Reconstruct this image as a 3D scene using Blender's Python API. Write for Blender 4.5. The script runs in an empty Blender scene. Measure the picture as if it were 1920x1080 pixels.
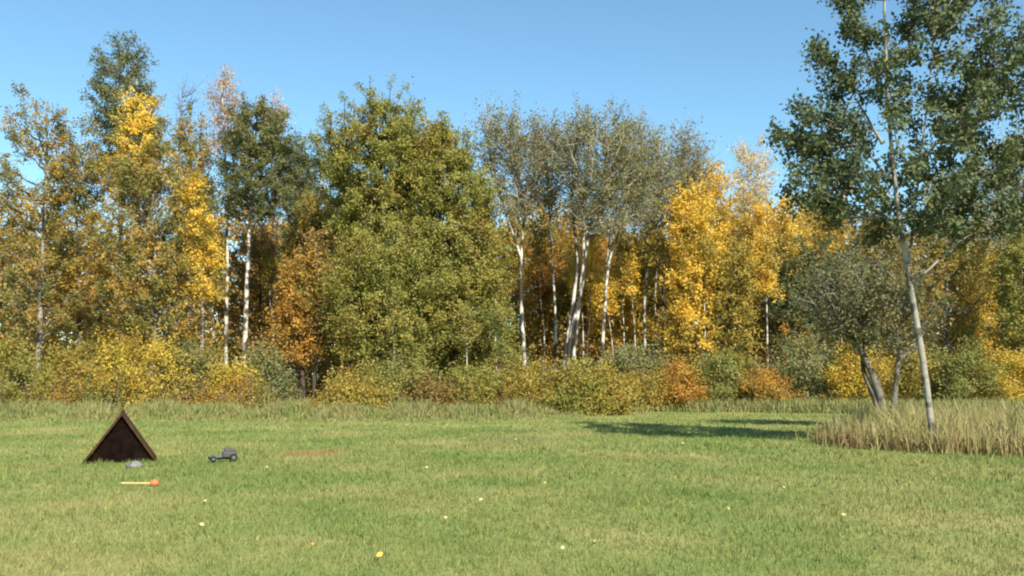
import bpy, math, random
import numpy as np

# ------------------------------------------------------------------ camera, sky, sun, exposure
sc = bpy.context.scene
col = sc.collection
F = 1738.0                       # focal length in pixels of a 1920 px wide frame
CAM_H = 1.5
PITCH = math.atan(165.0 / F)     # horizon lies 165 px under the middle of the frame
SUN_AZ = math.radians(155)       # the sun stands behind the camera, to its right
SUN_EL = math.radians(41)

cam_d = bpy.data.cameras.new('camera')
cam_d.sensor_width = 36.0
cam_d.lens = 36.0 * F / 1920.0
cam_d.clip_start = 0.1
cam_d.clip_end = 3000.0
cam = bpy.data.objects.new('camera', cam_d)
cam.location = (0, 0, CAM_H)
cam.rotation_euler = (math.pi / 2 + PITCH, 0, 0)
col.objects.link(cam)
sc.camera = cam

world = bpy.data.worlds.new('World')
sc.world = world
world.use_nodes = True
wn = world.node_tree
wn.nodes.clear()
sky = wn.nodes.new('ShaderNodeTexSky')
sky.sky_type = 'NISHITA'
sky.sun_disc = False
sky.sun_elevation = SUN_EL
sky.sun_rotation = SUN_AZ
sky.altitude = 600
sky.air_density = 1.0
sky.dust_density = 0.15
sky.ozone_density = 3.2
bg = wn.nodes.new('ShaderNodeBackground')
bg.inputs['Strength'].default_value = 0.098
wo = wn.nodes.new('ShaderNodeOutputWorld')
tint = wn.nodes.new('ShaderNodeMix')          # the camera's white balance leans to cyan
tint.data_type = 'RGBA'; tint.blend_type = 'MULTIPLY'; tint.inputs['Factor'].default_value = 1.0
tint.inputs[7].default_value = (0.90, 1.11, 1.02, 1)
wn.links.new(sky.outputs[0], tint.inputs[6])
wn.links.new(tint.outputs[2], bg.inputs[0])
wn.links.new(bg.outputs[0], wo.inputs[0])

sun_d = bpy.data.lights.new('sun', 'SUN')
sun_d.energy = 4.5
sun_d.angle = math.radians(0.5)
sun_d.color = (1.0, 0.93, 0.80)
sun = bpy.data.objects.new('sun', sun_d)
# a sun lamp shines along its -Z
sx, sy, sz = math.sin(SUN_AZ) * math.cos(SUN_EL), math.cos(SUN_AZ) * math.cos(SUN_EL), math.sin(SUN_EL)
from mathutils import Vector
sun.rotation_euler = Vector((sx, sy, sz)).to_track_quat('Z', 'Y').to_euler()
sun.location = (20, -30, 40)
col.objects.link(sun)

sc.view_settings.view_transform = 'Standard'
sc.view_settings.look = 'None'
sc.view_settings.gamma = 1.0
sc.view_settings.use_curve_mapping = False
sc.view_settings.exposure = 1.0
sc.render.engine = 'CYCLES'
sc.cycles.filter_width = 2.1
sc.cycles.max_bounces = 8
sc.cycles.transparent_max_bounces = 8
sc.cycles.use_denoising = True

# ------------------------------------------------------------------ helpers
rng = np.random.default_rng(7)


def ground_z(x, y):
    x = np.asarray(x, float); y = np.asarray(y, float)
    return 0.055 * np.sin(x * 0.17 + 0.8) * np.sin(y * 0.12) * np.clip(1.2 - y / 200.0, 0, 1)


def at(px, py, Y):
    """pixel of the 1920 x 1080 frame -> point at distance Y along the view"""
    u = (px - 960.0) / F
    v = (540.0 - py) / F
    c, s = math.cos(PITCH), math.sin(PITCH)
    k = Y / (c - v * s)
    return np.array([u * k, Y, CAM_H + (s + v * c) * k])


def lawn_at(px, py):
    """pixel on the level lawn -> ground point"""
    v = (540.0 - py) / F
    c, s = math.cos(PITCH), math.sin(PITCH)
    k = -CAM_H / (s + v * c)
    x, y = (px - 960.0) / F * k, (c - v * s) * k
    return np.array([x, y, float(ground_z(x, y))])


def mesh_np(name, verts, faces, smooth=False):
    """faces: (n,3) or (n,4) index array"""
    verts = np.asarray(verts, np.float32).reshape(-1, 3)
    faces = np.asarray(faces, np.int32)
    n, k = faces.shape
    me = bpy.data.meshes.new(name)
    me.vertices.add(len(verts))
    me.vertices.foreach_set('co', verts.ravel())
    me.loops.add(n * k)
    me.loops.foreach_set('vertex_index', faces.ravel())
    me.polygons.add(n)
    me.polygons.foreach_set('loop_start', np.arange(0, n * k, k, dtype=np.int32))
    me.polygons.foreach_set('loop_total', np.full(n, k, np.int32))
    if smooth:
        me.polygons.foreach_set('use_smooth', np.ones(n, bool))
    me.update(calc_edges=True)
    return me


def link(name, me, mat=None, parent=None, loc=None):
    o = bpy.data.objects.new(name, me)
    col.objects.link(o)
    if mat is not None and me is not None and len(me.materials) == 0:
        me.materials.append(mat)
    if parent is not None:
        o.parent = parent
    if loc is not None:
        o.location = loc
    return o


def tag(o, label=None, cat=None, group=None, kind=None):
    if label: o['label'] = label
    if cat: o['category'] = cat
    if group: o['group'] = group
    if kind: o['kind'] = kind
    return o


def thing(name, label, cat, loc, group=None):
    o = bpy.data.objects.new(name, None)
    o.empty_display_size = 0.2
    col.objects.link(o)
    o.location = loc
    return tag(o, label, cat, group)


def unit(a):
    return a / np.maximum(np.linalg.norm(a, axis=-1, keepdims=True), 1e-9)


def tube_batch(P, R, sides=5):
    """P (N,K,3) centre lines, R (N,K) radii -> verts, quads"""
    P = np.asarray(P, float); R = np.asarray(R, float)
    N, K, _ = P.shape
    T = unit(np.gradient(P, axis=1))
    ref = np.where(np.abs(T[..., 2:3]) > 0.9, np.array([1.0, 0, 0]), np.array([0, 0, 1.0]))
    ref = np.broadcast_to(ref[:, :1], T.shape)
    A = unit(np.cross(T, ref)); B = np.cross(T, A)
    ang = np.arange(sides) / sides * 2 * np.pi
    V = (P[:, :, None] + R[:, :, None, None] * (np.cos(ang)[None, None, :, None] * A[:, :, None]
                                                + np.sin(ang)[None, None, :, None] * B[:, :, None]))
    idx = np.arange(N * K * sides).reshape(N, K, sides)
    a = idx[:, :-1]; b = idx[:, 1:]
    q = np.stack([a, np.roll(a, -1, 2), np.roll(b, -1, 2), b], -1).reshape(-1, 4)
    return V.reshape(-1, 3), q


class Acc:
    def __init__(self): self.v = []; self.f = []; self.n = 0
    def add(self, v, f):
        self.v.append(v); self.f.append(f + self.n); self.n += len(v)
    def mesh(self, name, smooth=False):
        return mesh_np(name, np.concatenate(self.v), np.concatenate(self.f), smooth)


def leaf_batch(C, size, r, out=None, droop=0.0, aspect=0.72, up=0.35, tri=False):
    """C (N,3) leaf bases -> diamond shaped folded leaves"""
    N = len(C)
    a = unit(r.normal(size=(N, 3)) + np.array([0, 0, -droop]))
    n = r.normal(size=(N, 3)) * 0.6
    n[:, 2] += up
    if out is not None:
        n = n + 0.75 * out
    n = unit(n)
    s = unit(np.cross(a, n))
    L = size * r.uniform(0.65, 1.35, (N, 1))
    W = L * aspect * 0.5
    nn = np.cross(s, a)
    m = C + a * L * 0.45 + nn * L * r.uniform(-0.12, 0.12, (N, 1))
    if tri:                          # far leaves: one face each
        V = np.stack([C - s * W * .9, C + a * L + nn * L * r.uniform(-.2, .2, (N, 1)), C + s * W * .9], 1)
        return V.reshape(-1, 3), np.arange(N * 3).reshape(N, 3)
    V = np.stack([C, m + s * W, C + a * L, m - s * W], 1)
    idx = np.arange(N * 4).reshape(N, 4)
    return V.reshape(-1, 3), idx


# ------------------------------------------------------------------ materials
MATS = {}


def new_mat(name):
    m = bpy.data.materials.new(name)
    m.use_nodes = True
    m.node_tree.nodes.clear()
    MATS[name] = m
    return m, m.node_tree.nodes, m.node_tree.links


def ramp(nodes, stops, mode='LINEAR'):
    r = nodes.new('ShaderNodeValToRGB')
    r.color_ramp.interpolation = mode
    e = r.color_ramp.elements
    while len(e) < len(stops): e.new(0.5)
    for k, (p, c) in zip(e, stops):
        k.position = p; k.color = (*c, 1)
    return r


def leaf_mat(name, a, b=None, mix=(0.45, 0.62), scale=0.45, transl=0.32, rough=0.55, spec=0.25):
    """a, b: lists of leaf colours; b takes over in patches of the crown"""
    m, N, L = new_mat(name)
    geo = N.new('ShaderNodeNewGeometry')
    cl = N.new('ShaderNodeTexNoise'); cl.inputs['Scale'].default_value = 1.5; cl.inputs['Detail'].default_value = 2
    L.new(geo.outputs['Position'], cl.inputs['Vector'])
    m1 = N.new('ShaderNodeMath'); m1.operation = 'MULTIPLY_ADD'      # 0.5 * leaf + clump
    m1.inputs[1].default_value = 0.5
    m0 = N.new('ShaderNodeMath'); m0.operation = 'MULTIPLY_ADD'
    m0.inputs[1].default_value = 2.0; m0.inputs[2].default_value = -0.75
    L.new(cl.outputs['Fac'], m0.inputs[0])
    L.new(geo.outputs['Random Per Island'], m1.inputs[0]); L.new(m0.outputs[0], m1.inputs[2])
    m1.use_clamp = True
    ra = ramp(N, [((i + 0.0) / max(len(a) - 1, 1), c) for i, c in enumerate(a)])
    L.new(m1.outputs[0], ra.inputs[0])
    colr = ra.outputs[0]
    if b:
        rb = ramp(N, [((i + 0.0) / max(len(b) - 1, 1), c) for i, c in enumerate(b)])
        L.new(m1.outputs[0], rb.inputs[0])
        noi = N.new('ShaderNodeTexNoise')
        noi.inputs['Scale'].default_value = scale
        noi.inputs['Detail'].default_value = 4
        L.new(geo.outputs['Position'], noi.inputs['Vector'])
        mr = N.new('ShaderNodeMapRange')
        mr.inputs['From Min'].default_value = mix[0]
        mr.inputs['From Max'].default_value = mix[1]
        L.new(noi.outputs['Fac'], mr.inputs['Value'])
        mx = N.new('ShaderNodeMix'); mx.data_type = 'RGBA'
        L.new(mr.outputs[0], mx.inputs['Factor'])
        L.new(colr, mx.inputs[6]); L.new(rb.outputs[0], mx.inputs[7])
        colr = mx.outputs[2]
    p = N.new('ShaderNodeBsdfPrincipled')
    p.inputs['Roughness'].default_value = rough
    p.inputs['Specular IOR Level'].default_value = spec
    t = N.new('ShaderNodeBsdfTranslucent')
    ms = N.new('ShaderNodeMixShader'); ms.inputs[0].default_value = transl
    o = N.new('ShaderNodeOutputMaterial')
    L.new(colr, p.inputs['Base Color']); L.new(colr, t.inputs['Color'])
    L.new(p.outputs[0], ms.inputs[1]); L.new(t.outputs[0], ms.inputs[2])
    L.new(ms.outputs[0], o.inputs[0])
    return m


def bark_mat(name, pale, dark, amount=0.5, zs=3.0, xs=9.0):
    m, N, L = new_mat(name)
    tc = N.new('ShaderNodeTexCoord')
    mp = N.new('ShaderNodeMapping')
    mp.inputs['Scale'].default_value = (xs * 0.35, xs * 0.35, zs)
    L.new(tc.outputs['Object'], mp.inputs[0])
    n = N.new('ShaderNodeTexNoise'); n.inputs['Scale'].default_value = 1.0; n.inputs['Detail'].default_value = 5
    L.new(mp.outputs[0], n.inputs['Vector'])
    r = ramp(N, [(amount - 0.06, dark), (amount + 0.05, pale)])
    L.new(n.outputs['Fac'], r.inputs[0])
    n2 = N.new('ShaderNodeTexNoise'); n2.inputs['Scale'].default_value = 14; n2.inputs['Detail'].default_value = 3
    L.new(tc.outputs['Object'], n2.inputs['Vector'])
    mx = N.new('ShaderNodeMix'); mx.data_type = 'RGBA'; mx.blend_type = 'MULTIPLY'
    mx.inputs['Factor'].default_value = 0.5
    r2 = ramp(N, [(0.3, (0.55, 0.52, 0.48)), (0.7, (1, 1, 1))])
    L.new(n2.outputs['Fac'], r2.inputs[0])
    L.new(r.outputs[0], mx.inputs[6]); L.new(r2.outputs[0], mx.inputs[7])
    p = N.new('ShaderNodeBsdfPrincipled'); p.inputs['Roughness'].default_value = 0.85
    p.inputs['Specular IOR Level'].default_value = 0.15
    L.new(mx.outputs[2], p.inputs['Base Color'])
    b = N.new('ShaderNodeBump'); b.inputs['Strength'].default_value = 0.35
    L.new(n2.outputs['Fac'], b.inputs['Height']); L.new(b.outputs[0], p.inputs['Normal'])
    o = N.new('ShaderNodeOutputMaterial'); L.new(p.outputs[0], o.inputs[0])
    return m


def plain_mat(name, c, rough=0.7, spec=0.3, var=0.15, scale=20):
    m, N, L = new_mat(name)
    tc = N.new('ShaderNodeTexCoord')
    n = N.new('ShaderNodeTexNoise'); n.inputs['Scale'].default_value = scale; n.inputs['Detail'].default_value = 5
    L.new(tc.outputs['Object'], n.inputs['Vector'])
    lo = tuple(x * (1 - var) for x in c); hi = tuple(min(1, x * (1 + var)) for x in c)
    r = ramp(N, [(0.3, lo), (0.7, hi)])
    L.new(n.outputs['Fac'], r.inputs[0])
    p = N.new('ShaderNodeBsdfPrincipled')
    p.inputs['Roughness'].default_value = rough
    p.inputs['Specular IOR Level'].default_value = spec
    L.new(r.outputs[0], p.inputs['Base Color'])
    o = N.new('ShaderNodeOutputMaterial'); L.new(p.outputs[0], o.inputs[0])
    return m


OLIVE = leaf_mat('leaf_olive', [(.11, .115, .03), (.185, .175, .045), (.26, .225, .06), (.15, .14, .04)],
                 [(.24, .18, .045), (.33, .215, .055), (.18, .15, .045)], mix=(.44, .6))
MOTTLED = leaf_mat('leaf_mottled', [(.12, .125, .03), (.19, .18, .045), (.27, .23, .055), (.16, .15, .04)],
                   [(.44, .28, .045), (.56, .36, .05), (.34, .20, .05), (.27, .20, .05)], mix=(.47, .58), scale=.62)
YGREEN = leaf_mat('leaf_yellow_green', [(.15, .165, .033), (.24, .24, .048), (.32, .29, .06), (.19, .19, .042)],
                  [(.29, .24, .045), (.39, .29, .06), (.23, .20, .042)], mix=(.48, .66))
GREEN = leaf_mat('leaf_green', [(.135, .16, .04), (.20, .22, .055), (.27, .26, .075), (.31, .28, .075)],
                 [(.25, .225, .05), (.36, .27, .065), (.18, .18, .045)], mix=(.46, .64))
ASPEN = leaf_mat('leaf_grey_green', [(.135, .13, .05), (.205, .19, .075), (.26, .235, .10), (.175, .155, .06)],
                 [(.26, .19, .07), (.20, .17, .07)], mix=(.5, .7))
GOLD = leaf_mat('leaf_gold', [(.66, .42, .04), (.80, .54, .065), (.88, .63, .11), (.74, .44, .045), (.60, .40, .06)],
                [(.50, .35, .07), (.36, .28, .07), (.66, .43, .06)], mix=(.46, .62), transl=.4, scale=.7)
YELLOW = leaf_mat('leaf_yellow', [(.58, .41, .05), (.70, .52, .08), (.48, .36, .05), (.36, .31, .055)],
                  [(.30, .26, .055), (.56, .34, .05), (.42, .32, .05)], mix=(.45, .62), transl=.4, scale=.9)
ORANGE = leaf_mat('leaf_orange', [(.48, .24, .04), (.60, .33, .05), (.40, .20, .045), (.52, .31, .06)],
                  [(.33, .18, .05), (.42, .29, .05), (.26, .18, .055)], mix=(.42, .62), transl=.38, scale=.8)
BROWN = leaf_mat('leaf_brown', [(.25, .15, .055), (.33, .20, .065), (.22, .165, .06), (.40, .24, .06)],
                 [(.20, .175, .06), (.38, .24, .05), (.16, .135, .05)], scale=.8)
GOLDMIX = leaf_mat('leaf_gold_and_green', [(.66, .42, .04), (.80, .54, .065), (.86, .60, .10), (.60, .40, .06)],
                   [(.24, .22, .05), (.40, .31, .06), (.18, .17, .045)], mix=(.47, .55), scale=.8, transl=.38)
PINK = leaf_mat('leaf_pale_copper', [(.48, .30, .18), (.56, .38, .23), (.42, .25, .14), (.58, .40, .20)], None)
PALE = leaf_mat('leaf_pale_gold', [(.64, .48, .22), (.70, .54, .28), (.58, .42, .16), (.55, .40, .20)], None)
POPLAR = leaf_mat('leaf_poplar', [(.06, .082, .035), (.095, .12, .05), (.135, .16, .07), (.08, .095, .045)],
                  [(.16, .175, .06), (.10, .115, .045)], mix=(.5, .68), transl=.25, rough=.65, spec=.2, scale=.9)
PINEY = leaf_mat('leaf_pine_olive', [(.085, .10, .032), (.135, .145, .045), (.185, .185, .06), (.11, .12, .04)],
                 [(.20, .17, .05), (.15, .14, .045)], mix=(.5, .68))
DKGREEN = leaf_mat('leaf_dark_green', [(.075, .10, .04), (.12, .145, .055), (.165, .18, .075), (.10, .115, .045)],
                   [(.17, .16, .06), (.13, .125, .045)], mix=(.5, .7))
SAGE = leaf_mat('leaf_sage', [(.14, .165, .065), (.20, .22, .09), (.26, .265, .115), (.16, .175, .065)],
                [(.20, .19, .06), (.27, .24, .08)], scale=.9)
DUSKY = leaf_mat('leaf_dusky', [(.095, .11, .045), (.14, .155, .065), (.19, .195, .085), (.13, .12, .05)],
                 [(.21, .17, .06), (.16, .14, .055)], mix=(.46, .62), scale=.9)
OCHRE = leaf_mat('leaf_ochre', [(.36, .27, .05), (.46, .32, .05), (.27, .23, .055), (.54, .37, .06)],
                 [(.21, .20, .05), (.29, .24, .05), (.47, .29, .05)], mix=(.42, .6), scale=.9)

WHITE_BARK = bark_mat('bark_white', (.62, .58, .50), (.07, .058, .045), .505, zs=2.6)
PATCHY_BARK = bark_mat('bark_patchy', (.62, .58, .50), (.05, .043, .035), .55, zs=1.6, xs=12)
GREY_BARK = bark_mat('bark_grey', (.33, .30, .25), (.10, .085, .07), .48)
DARK_BARK = bark_mat('bark_dark', (.11, .08, .058), (.045, .036, .03), .5)
LEAN_BARK = bark_mat('bark_lean', (.20, .175, .14), (.07, .058, .045), .48)
TWIG = bark_mat('bark_twig', (.22, .17, .13), (.11, .085, .07), .5)
PALE_TWIG = bark_mat('bark_pale_twig', (.50, .46, .39), (.22, .19, .15), .45)

# ------------------------------------------------------------------ the lawn and the ground under the wood
def ground_sheet(name, x0, x1, y0, y1, nx, ny, dz, mat, edge=None):
    xs = np.linspace(-1, 1, nx); ys = np.linspace(0, 1, ny)
    X = (x0 + x1) / 2 + (x1 - x0) / 2 * np.sign(xs) * np.abs(xs) ** 1.6
    Yv = y0 + (y1 - y0) * ys ** 1.8
    XX, YY = np.meshgrid(X, Yv)
    if edge is not None:
        YY = YY + edge(XX) * (1 - ys)[:, None] ** 3
    Z = ground_z(XX, YY) + dz
    V = np.stack([XX, YY, Z], -1).reshape(-1, 3)
    i = np.arange(nx * ny).reshape(ny, nx)
    Q = np.stack([i[:-1, :-1], i[:-1, 1:], i[1:, 1:], i[1:, :-1]], -1).reshape(-1, 4)
    return link(name, mesh_np(name, V, Q, True), mat)


def lawn_colour(N, L, blade):
    """patchy mown grass; dry patches with a shape of their own"""
    geo = N.new('ShaderNodeNewGeometry')
    big = N.new('ShaderNodeTexNoise'); big.inputs['Scale'].default_value = 0.33; big.inputs['Detail'].default_value = 6
    big.inputs['Roughness'].default_value = 0.62
    L.new(geo.outputs['Position'], big.inputs['Vector'])
    r1 = ramp(N, [(0.36, (.158, .210, .058)), (0.50, (.214, .240, .077)), (0.63, (.288, .270, .104))])
    L.new(big.outputs['Fac'], r1.inputs[0])
    fine = N.new('ShaderNodeTexNoise'); fine.inputs['Scale'].default_value = 7.0; fine.inputs['Detail'].default_value = 6
    fine.inputs['Roughness'].default_value = 0.7
    L.new(geo.outputs['Position'], fine.inputs['Vector'])
    mx = N.new('ShaderNodeMix'); mx.data_type = 'RGBA'; mx.blend_type = 'MULTIPLY'
    mx.inputs['Factor'].default_value = 0.8
    src = geo.outputs['Random Per Island'] if blade else fine.outputs['Fac']
    r2 = ramp(N, [(0.0, (.42, .52, .38)), (0.4, (.85, .92, .8)), (0.82, (1.15, 1.08, .98)), (1.0, (1.9, 1.65, 1.4))]
              if blade else [(0.3, (.66, .72, .6)), (0.5, (.98, 1.0, .95)), (0.72, (1.2, 1.16, 1.1))])
    L.new(src, r2.inputs[0])
    L.new(r1.outputs[0], mx.inputs[6]); L.new(r2.outputs[0], mx.inputs[7])
    out = mx.outputs[2]
    for (px, py, rx, ry, c, amt) in ((575, 851, 0.75, 1.0, (.29, .17, .075), .75), (625, 848, 0.5, .7, (.27, .18, .075), .55),
                                     (920, 836, 0.35, .8, (.30, .20, .10), .6), (960, 826, 1.3, 2.4, (.20, .19, .08), .45)):
        q = lawn_at(px, py)
        sub = N.new('ShaderNodeVectorMath'); sub.operation = 'SUBTRACT'
        sub.inputs[1].default_value = (q[0], q[1], 0)
        L.new(geo.outputs['Position'], sub.inputs[0])
        ml = N.new('ShaderNodeVectorMath'); ml.operation = 'MULTIPLY'
        ml.inputs[1].default_value = (1 / rx, 1 / ry, 0)
        L.new(sub.outputs[0], ml.inputs[0])
        le = N.new('ShaderNodeVectorMath'); le.operation = 'LENGTH'
        L.new(ml.outputs[0], le.inputs[0])
        ad = N.new('ShaderNodeMath'); ad.operation = 'MULTIPLY_ADD'
        L.new(fine.outputs['Fac'], ad.inputs[0]); ad.inputs[1].default_value = 1.3
        L.new(le.outputs['Value'], ad.inputs[2])
        mr = N.new('ShaderNodeMapRange')
        mr.inputs['From Min'].default_value = 1.7; mr.inputs['From Max'].default_value = 0.9
        mr.inputs['To Max'].default_value = amt
        L.new(ad.outputs[0], mr.inputs['Value'])
        m2 = N.new('ShaderNodeMix'); m2.data_type = 'RGBA'
        L.new(mr.outputs[0], m2.inputs['Factor'])
        L.new(out, m2.inputs[6]); m2.inputs[7].default_value = (*c, 1)
        out = m2.outputs[2]
    return out, fine


m, N, L = new_mat('lawn_turf')
c, fine = lawn_colour(N, L, False)
p = N.new('ShaderNodeBsdfPrincipled'); p.inputs['Roughness'].default_value = 0.9
p.inputs['Specular IOR Level'].default_value = 0.1
L.new(c, p.inputs['Base Color'])
b = N.new('ShaderNodeBump'); b.inputs['Strength'].default_value = 0.6; b.inputs['Distance'].default_value = 0.05
L.new(fine.outputs['Fac'], b.inputs['Height']); L.new(b.outputs[0], p.inputs['Normal'])
o = N.new('ShaderNodeOutputMaterial'); L.new(p.outputs[0], o.inputs[0])
LAWN = m

m, N, L = new_mat('lawn_blade')
c, fine = lawn_colour(N, L, True)
p = N.new('ShaderNodeBsdfPrincipled'); p.inputs['Roughness'].default_value = 0.6
p.inputs['Specular IOR Level'].default_value = 0.2
t = N.new('ShaderNodeBsdfTranslucent')
ms = N.new('ShaderNodeMixShader'); ms.inputs[0].default_value = 0.3
L.new(c, p.inputs['Base Color']); L.new(c, t.inputs[0])
L.new(p.outputs[0], ms.inputs[1]); L.new(t.outputs[0], ms.inputs[2])
o = N.new('ShaderNodeOutputMaterial'); L.new(ms.outputs[0], o.inputs[0])
BLADE = m

LITTER = plain_mat('forest_litter', (.11, .085, .045), .95, .05, .5, 3)

g = ground_sheet('lawn', -900, 900, -40, 1800, 121, 101, 0.0, LAWN)
tag(g, kind='structure')


def wood_edge(x):
    x = np.asarray(x, float)
    e = np.interp(x, [-60, -14, -6, 0, 1.5, 4.5, 8, 14, 60], [35, 35, 36, 37.5, 38.5, 42.5, 44.5, 44, 42])
    return e - 0 + 0.5 * np.sin(x * 0.9) + 0.3 * np.sin(x * 2.3)


def litter_sheet():
    xs = np.linspace(-120, 120, 161)
    rows = []
    for k in np.linspace(0, 1, 22):
        yy = wood_edge(xs) + 120 * k ** 1.5
        rows.append(np.stack([xs, yy, ground_z(xs, yy) + 0.008 + 0.02 * min(1, k * 8)], -1))
    V = np.stack(rows); ny, nx = V.shape[:2]
    i = np.arange(nx * ny).reshape(ny, nx)
    Q = np.stack([i[:-1, :-1], i[:-1, 1:], i[1:, 1:], i[1:, :-1]], -1).reshape(-1, 4)
    return link('forest_floor', mesh_np('forest_floor', V.reshape(-1, 3), Q, True), LITTER)


tag(litter_sheet(), kind='structure')


# ------------------------------------------------------------------ trees
LEAF_N, LEAF_S = 3.0, 0.95


def smooth_path(pts, n):
    """Catmull-like resampling of a polyline"""
    pts = np.asarray(pts, float)
    d = np.r_[0, np.cumsum(np.linalg.norm(np.diff(pts, axis=0), axis=1))]
    t = np.linspace(0, d[-1], n)
    out = np.stack([np.interp(t, d, pts[:, k]) for k in range(3)], -1)
    for _ in range(2):
        out[1:-1] = (out[:-2] + 2 * out[1:-1] + out[2:]) / 4
    return out


def tree(name, label, Y, stems, outline, leaf, bark, r0=0.12, limbs=50, sec=7, nleaf=14, size=0.12,
         rise=0.7, twig=0.66, sig=0.11, droop=0.0, shell=0.4, seed=0, group=None, limb_bark=None, limb_r=0.035,
         base=None, depth=0.8, cat='tree', sides=9, tipfade=0.25, stem_name='trunk', leafy=.88, rough=.16, tufts=0.0, even=True):
    r = np.random.default_rng(1000 + seed)
    S = []
    st_low = [st[0][1] > 640 for st in stems]
    for k, st in enumerate(stems):
        pts = np.array([at(px, py, Y) for px, py in st])
        # let the stem weave in depth too
        h = pts[:, 2] - pts[0, 2]
        pts[:, 1] += 0.04 * h * r.normal() + 0.10 * np.sin(h * 0.6 + r.uniform(0, 6)) * np.clip(h / 3, 0, 1)
        gz = float(ground_z(pts[0, 0], pts[0, 1]))
        if pts[0, 2] < gz - 0.1: pts[0, 2] = gz - 0.12
        elif st[0][1] > 640:
            d = pts[1] - pts[0]
            pts = np.vstack([[pts[0, 0] - 0.3 * d[0] / max(abs(d[2]), .1) * (pts[0, 2] - gz), pts[0, 1], gz - 0.12], pts])
        S.append(smooth_path(pts, 18))
    root_p = np.array([S[0][0, 0], S[0][0, 1], float(ground_z(S[0][0, 0], S[0][0, 1]))])
    root = thing(name, label, cat, root_p, group)
    top_z = max(s[-1, 2] for s in S)
    for k, s in enumerate(S):
        t = np.linspace(0, 1, len(s))
        rad = r0 * (1.0 if k == 0 else (.8 if st_low[k] else .42)) * ((1 - t) ** 0.8 * 0.9 + 0.1) * (1 + 0.45 * np.exp(-t * 22))
        rad = rad * (1 + 0.06 * r.normal(size=len(s)))
        v, q = tube_batch((s - root_p)[None], rad[None], sides)
        link(stem_name, mesh_np(stem_name, v, q, True), bark, root)
    # crown outline -> targets
    o = np.array(outline, float)
    zc = np.array([at(960, py, Y)[2] for py in o[:, 0]])[::-1]
    xl = np.array([at(x, py, Y)[0] for py, x in o[:, [0, 1]]])[::-1]
    xr = np.array([at(x, py, Y)[0] for py, x in o[:, [0, 2]]])[::-1]
    zs = np.linspace(zc[0], zc[-1], 60)
    W = (np.interp(zs, zc, xr) - np.interp(zs, zc, xl)) / 2
    pz = (W + 0.15) ** 1.35
    if even:
        cum = np.cumsum(pz) / pz.sum()
        z = np.interp((np.arange(limbs) + r.uniform(0, 1, limbs)) / limbs, np.r_[0, cum], np.r_[zs[0], zs])
    else:
        z = r.choice(zs, limbs, p=pz / pz.sum()) + r.normal(size=limbs) * (zs[1] - zs[0])
    z = np.clip(z, zc[0], zc[-1])
    w = (np.interp(z, zc, xr) - np.interp(z, zc, xl)) / 2
    cx = (np.interp(z, zc, xr) + np.interp(z, zc, xl)) / 2
    az = np.arange(limbs) * 2.39996 + r.uniform(0, 6)
    wi = np.maximum(w - 0.2 * twig, 0.35 * w) * (1 + rough * np.sin(2.1 * z + 3 * np.sin(az) + seed) + .5 * rough * r.normal(size=limbs))
    ra = shell + (1 - shell) * r.uniform(0, 1, limbs) ** 0.5
    y0 = np.mean([s[len(s) // 2, 1] for s in S])
    TG = np.stack([cx + wi * ra * np.cos(az), y0 + depth * np.maximum(wi, .2) * ra * np.sin(az), z], -1)
    if tufts:
        ex = []
        for s, low in zip(S, st_low):
            if not low:
                ex += [s[-1 - int(r.uniform(0, 8))] + r.normal(size=3) * tufts * np.array([1, 1, .8]) for _ in range(7)] + [s[-1] + [0, 0, .05]]
        TG = np.vstack([TG, ex]); limbs = len(TG)
    # limbs start on the nearest stem, below the target
    P = np.zeros((limbs, 7, 3)); R = np.zeros((limbs, 7))
    for i in range(limbs):
        ds = [np.min(np.linalg.norm((s - TG[i]) * [1, .6, .7], axis=1)) for s in S]
        k = int(np.argmin(np.array(ds) * r.uniform(.75, 1.4, len(S))))
        s = S[k]
        hd = np.min(np.hypot(s[:, 0] - TG[i, 0], s[:, 1] - TG[i, 1])) + .3 * max(0, TG[i, 2] - s[-1, 2])
        zlo = s[0, 2] + .15
        zlo = max(zlo, min(zc[0] - .5, s[-1, 2] - .3))
        zhi = s[-1, 2] - r.uniform(.02, .3) * (s[-1, 2] - zlo)
        z0 = np.clip(TG[i, 2] - rise * hd * r.uniform(.7, 1.3) - 0.2, zlo, max(zlo, zhi))
        st = np.array([np.interp(z0, s[:, 2], s[:, k]) for k in range(2)] + [z0])
        u = np.linspace(0, 1, 7)[:, None]
        d = TG[i] - st
        ln = np.linalg.norm(d)
        bend = np.array([0, 0, -0.10 * ln * (1 if rise > .3 else -1)])
        P[i] = st + d * u + bend * (np.sin(u * np.pi)) + r.normal(size=(7, 3)) * 0.03 * ln * np.sin(u * np.pi)
        R[i] = np.linspace(1, 0.22, 7) * limb_r * min(1.6, 0.45 + ln / 3.0)
    acc = Acc()
    v, q = tube_batch(P - root_p, R, 4); acc.add(v, q)
    # twigs
    n2 = limbs * sec
    li = np.repeat(np.arange(limbs), sec)
    fr = r.uniform(0.30, 1.0, n2) ** 0.8
    k = np.clip((fr * 6).astype(int), 0, 5); ft = fr * 6 - k
    st = P[li, k] * (1 - ft)[:, None] + P[li, k + 1] * ft[:, None]
    dirn = unit(P[li, 6] - P[li, 0])
    out = np.stack([st[:, 0] - np.interp(st[:, 2], zc, (xl + xr) / 2), st[:, 1] - y0, np.full(n2, .2)], -1)
    dirn = unit(0.5 * dirn + 0.9 * r.normal(size=(n2, 3)) * .75 + 0.3 * unit(out) + np.array([0, 0, .35 * min(rise, 1) - droop * .6]))
    ln = twig * r.uniform(.5, 1.25, n2)
    nr = 3 if twig > 1 or droop > .2 else 2
    u = np.linspace(0, 1, nr)
    T = st[:, None] + dirn[:, None] * (ln[:, None] * u)[..., None]
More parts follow.
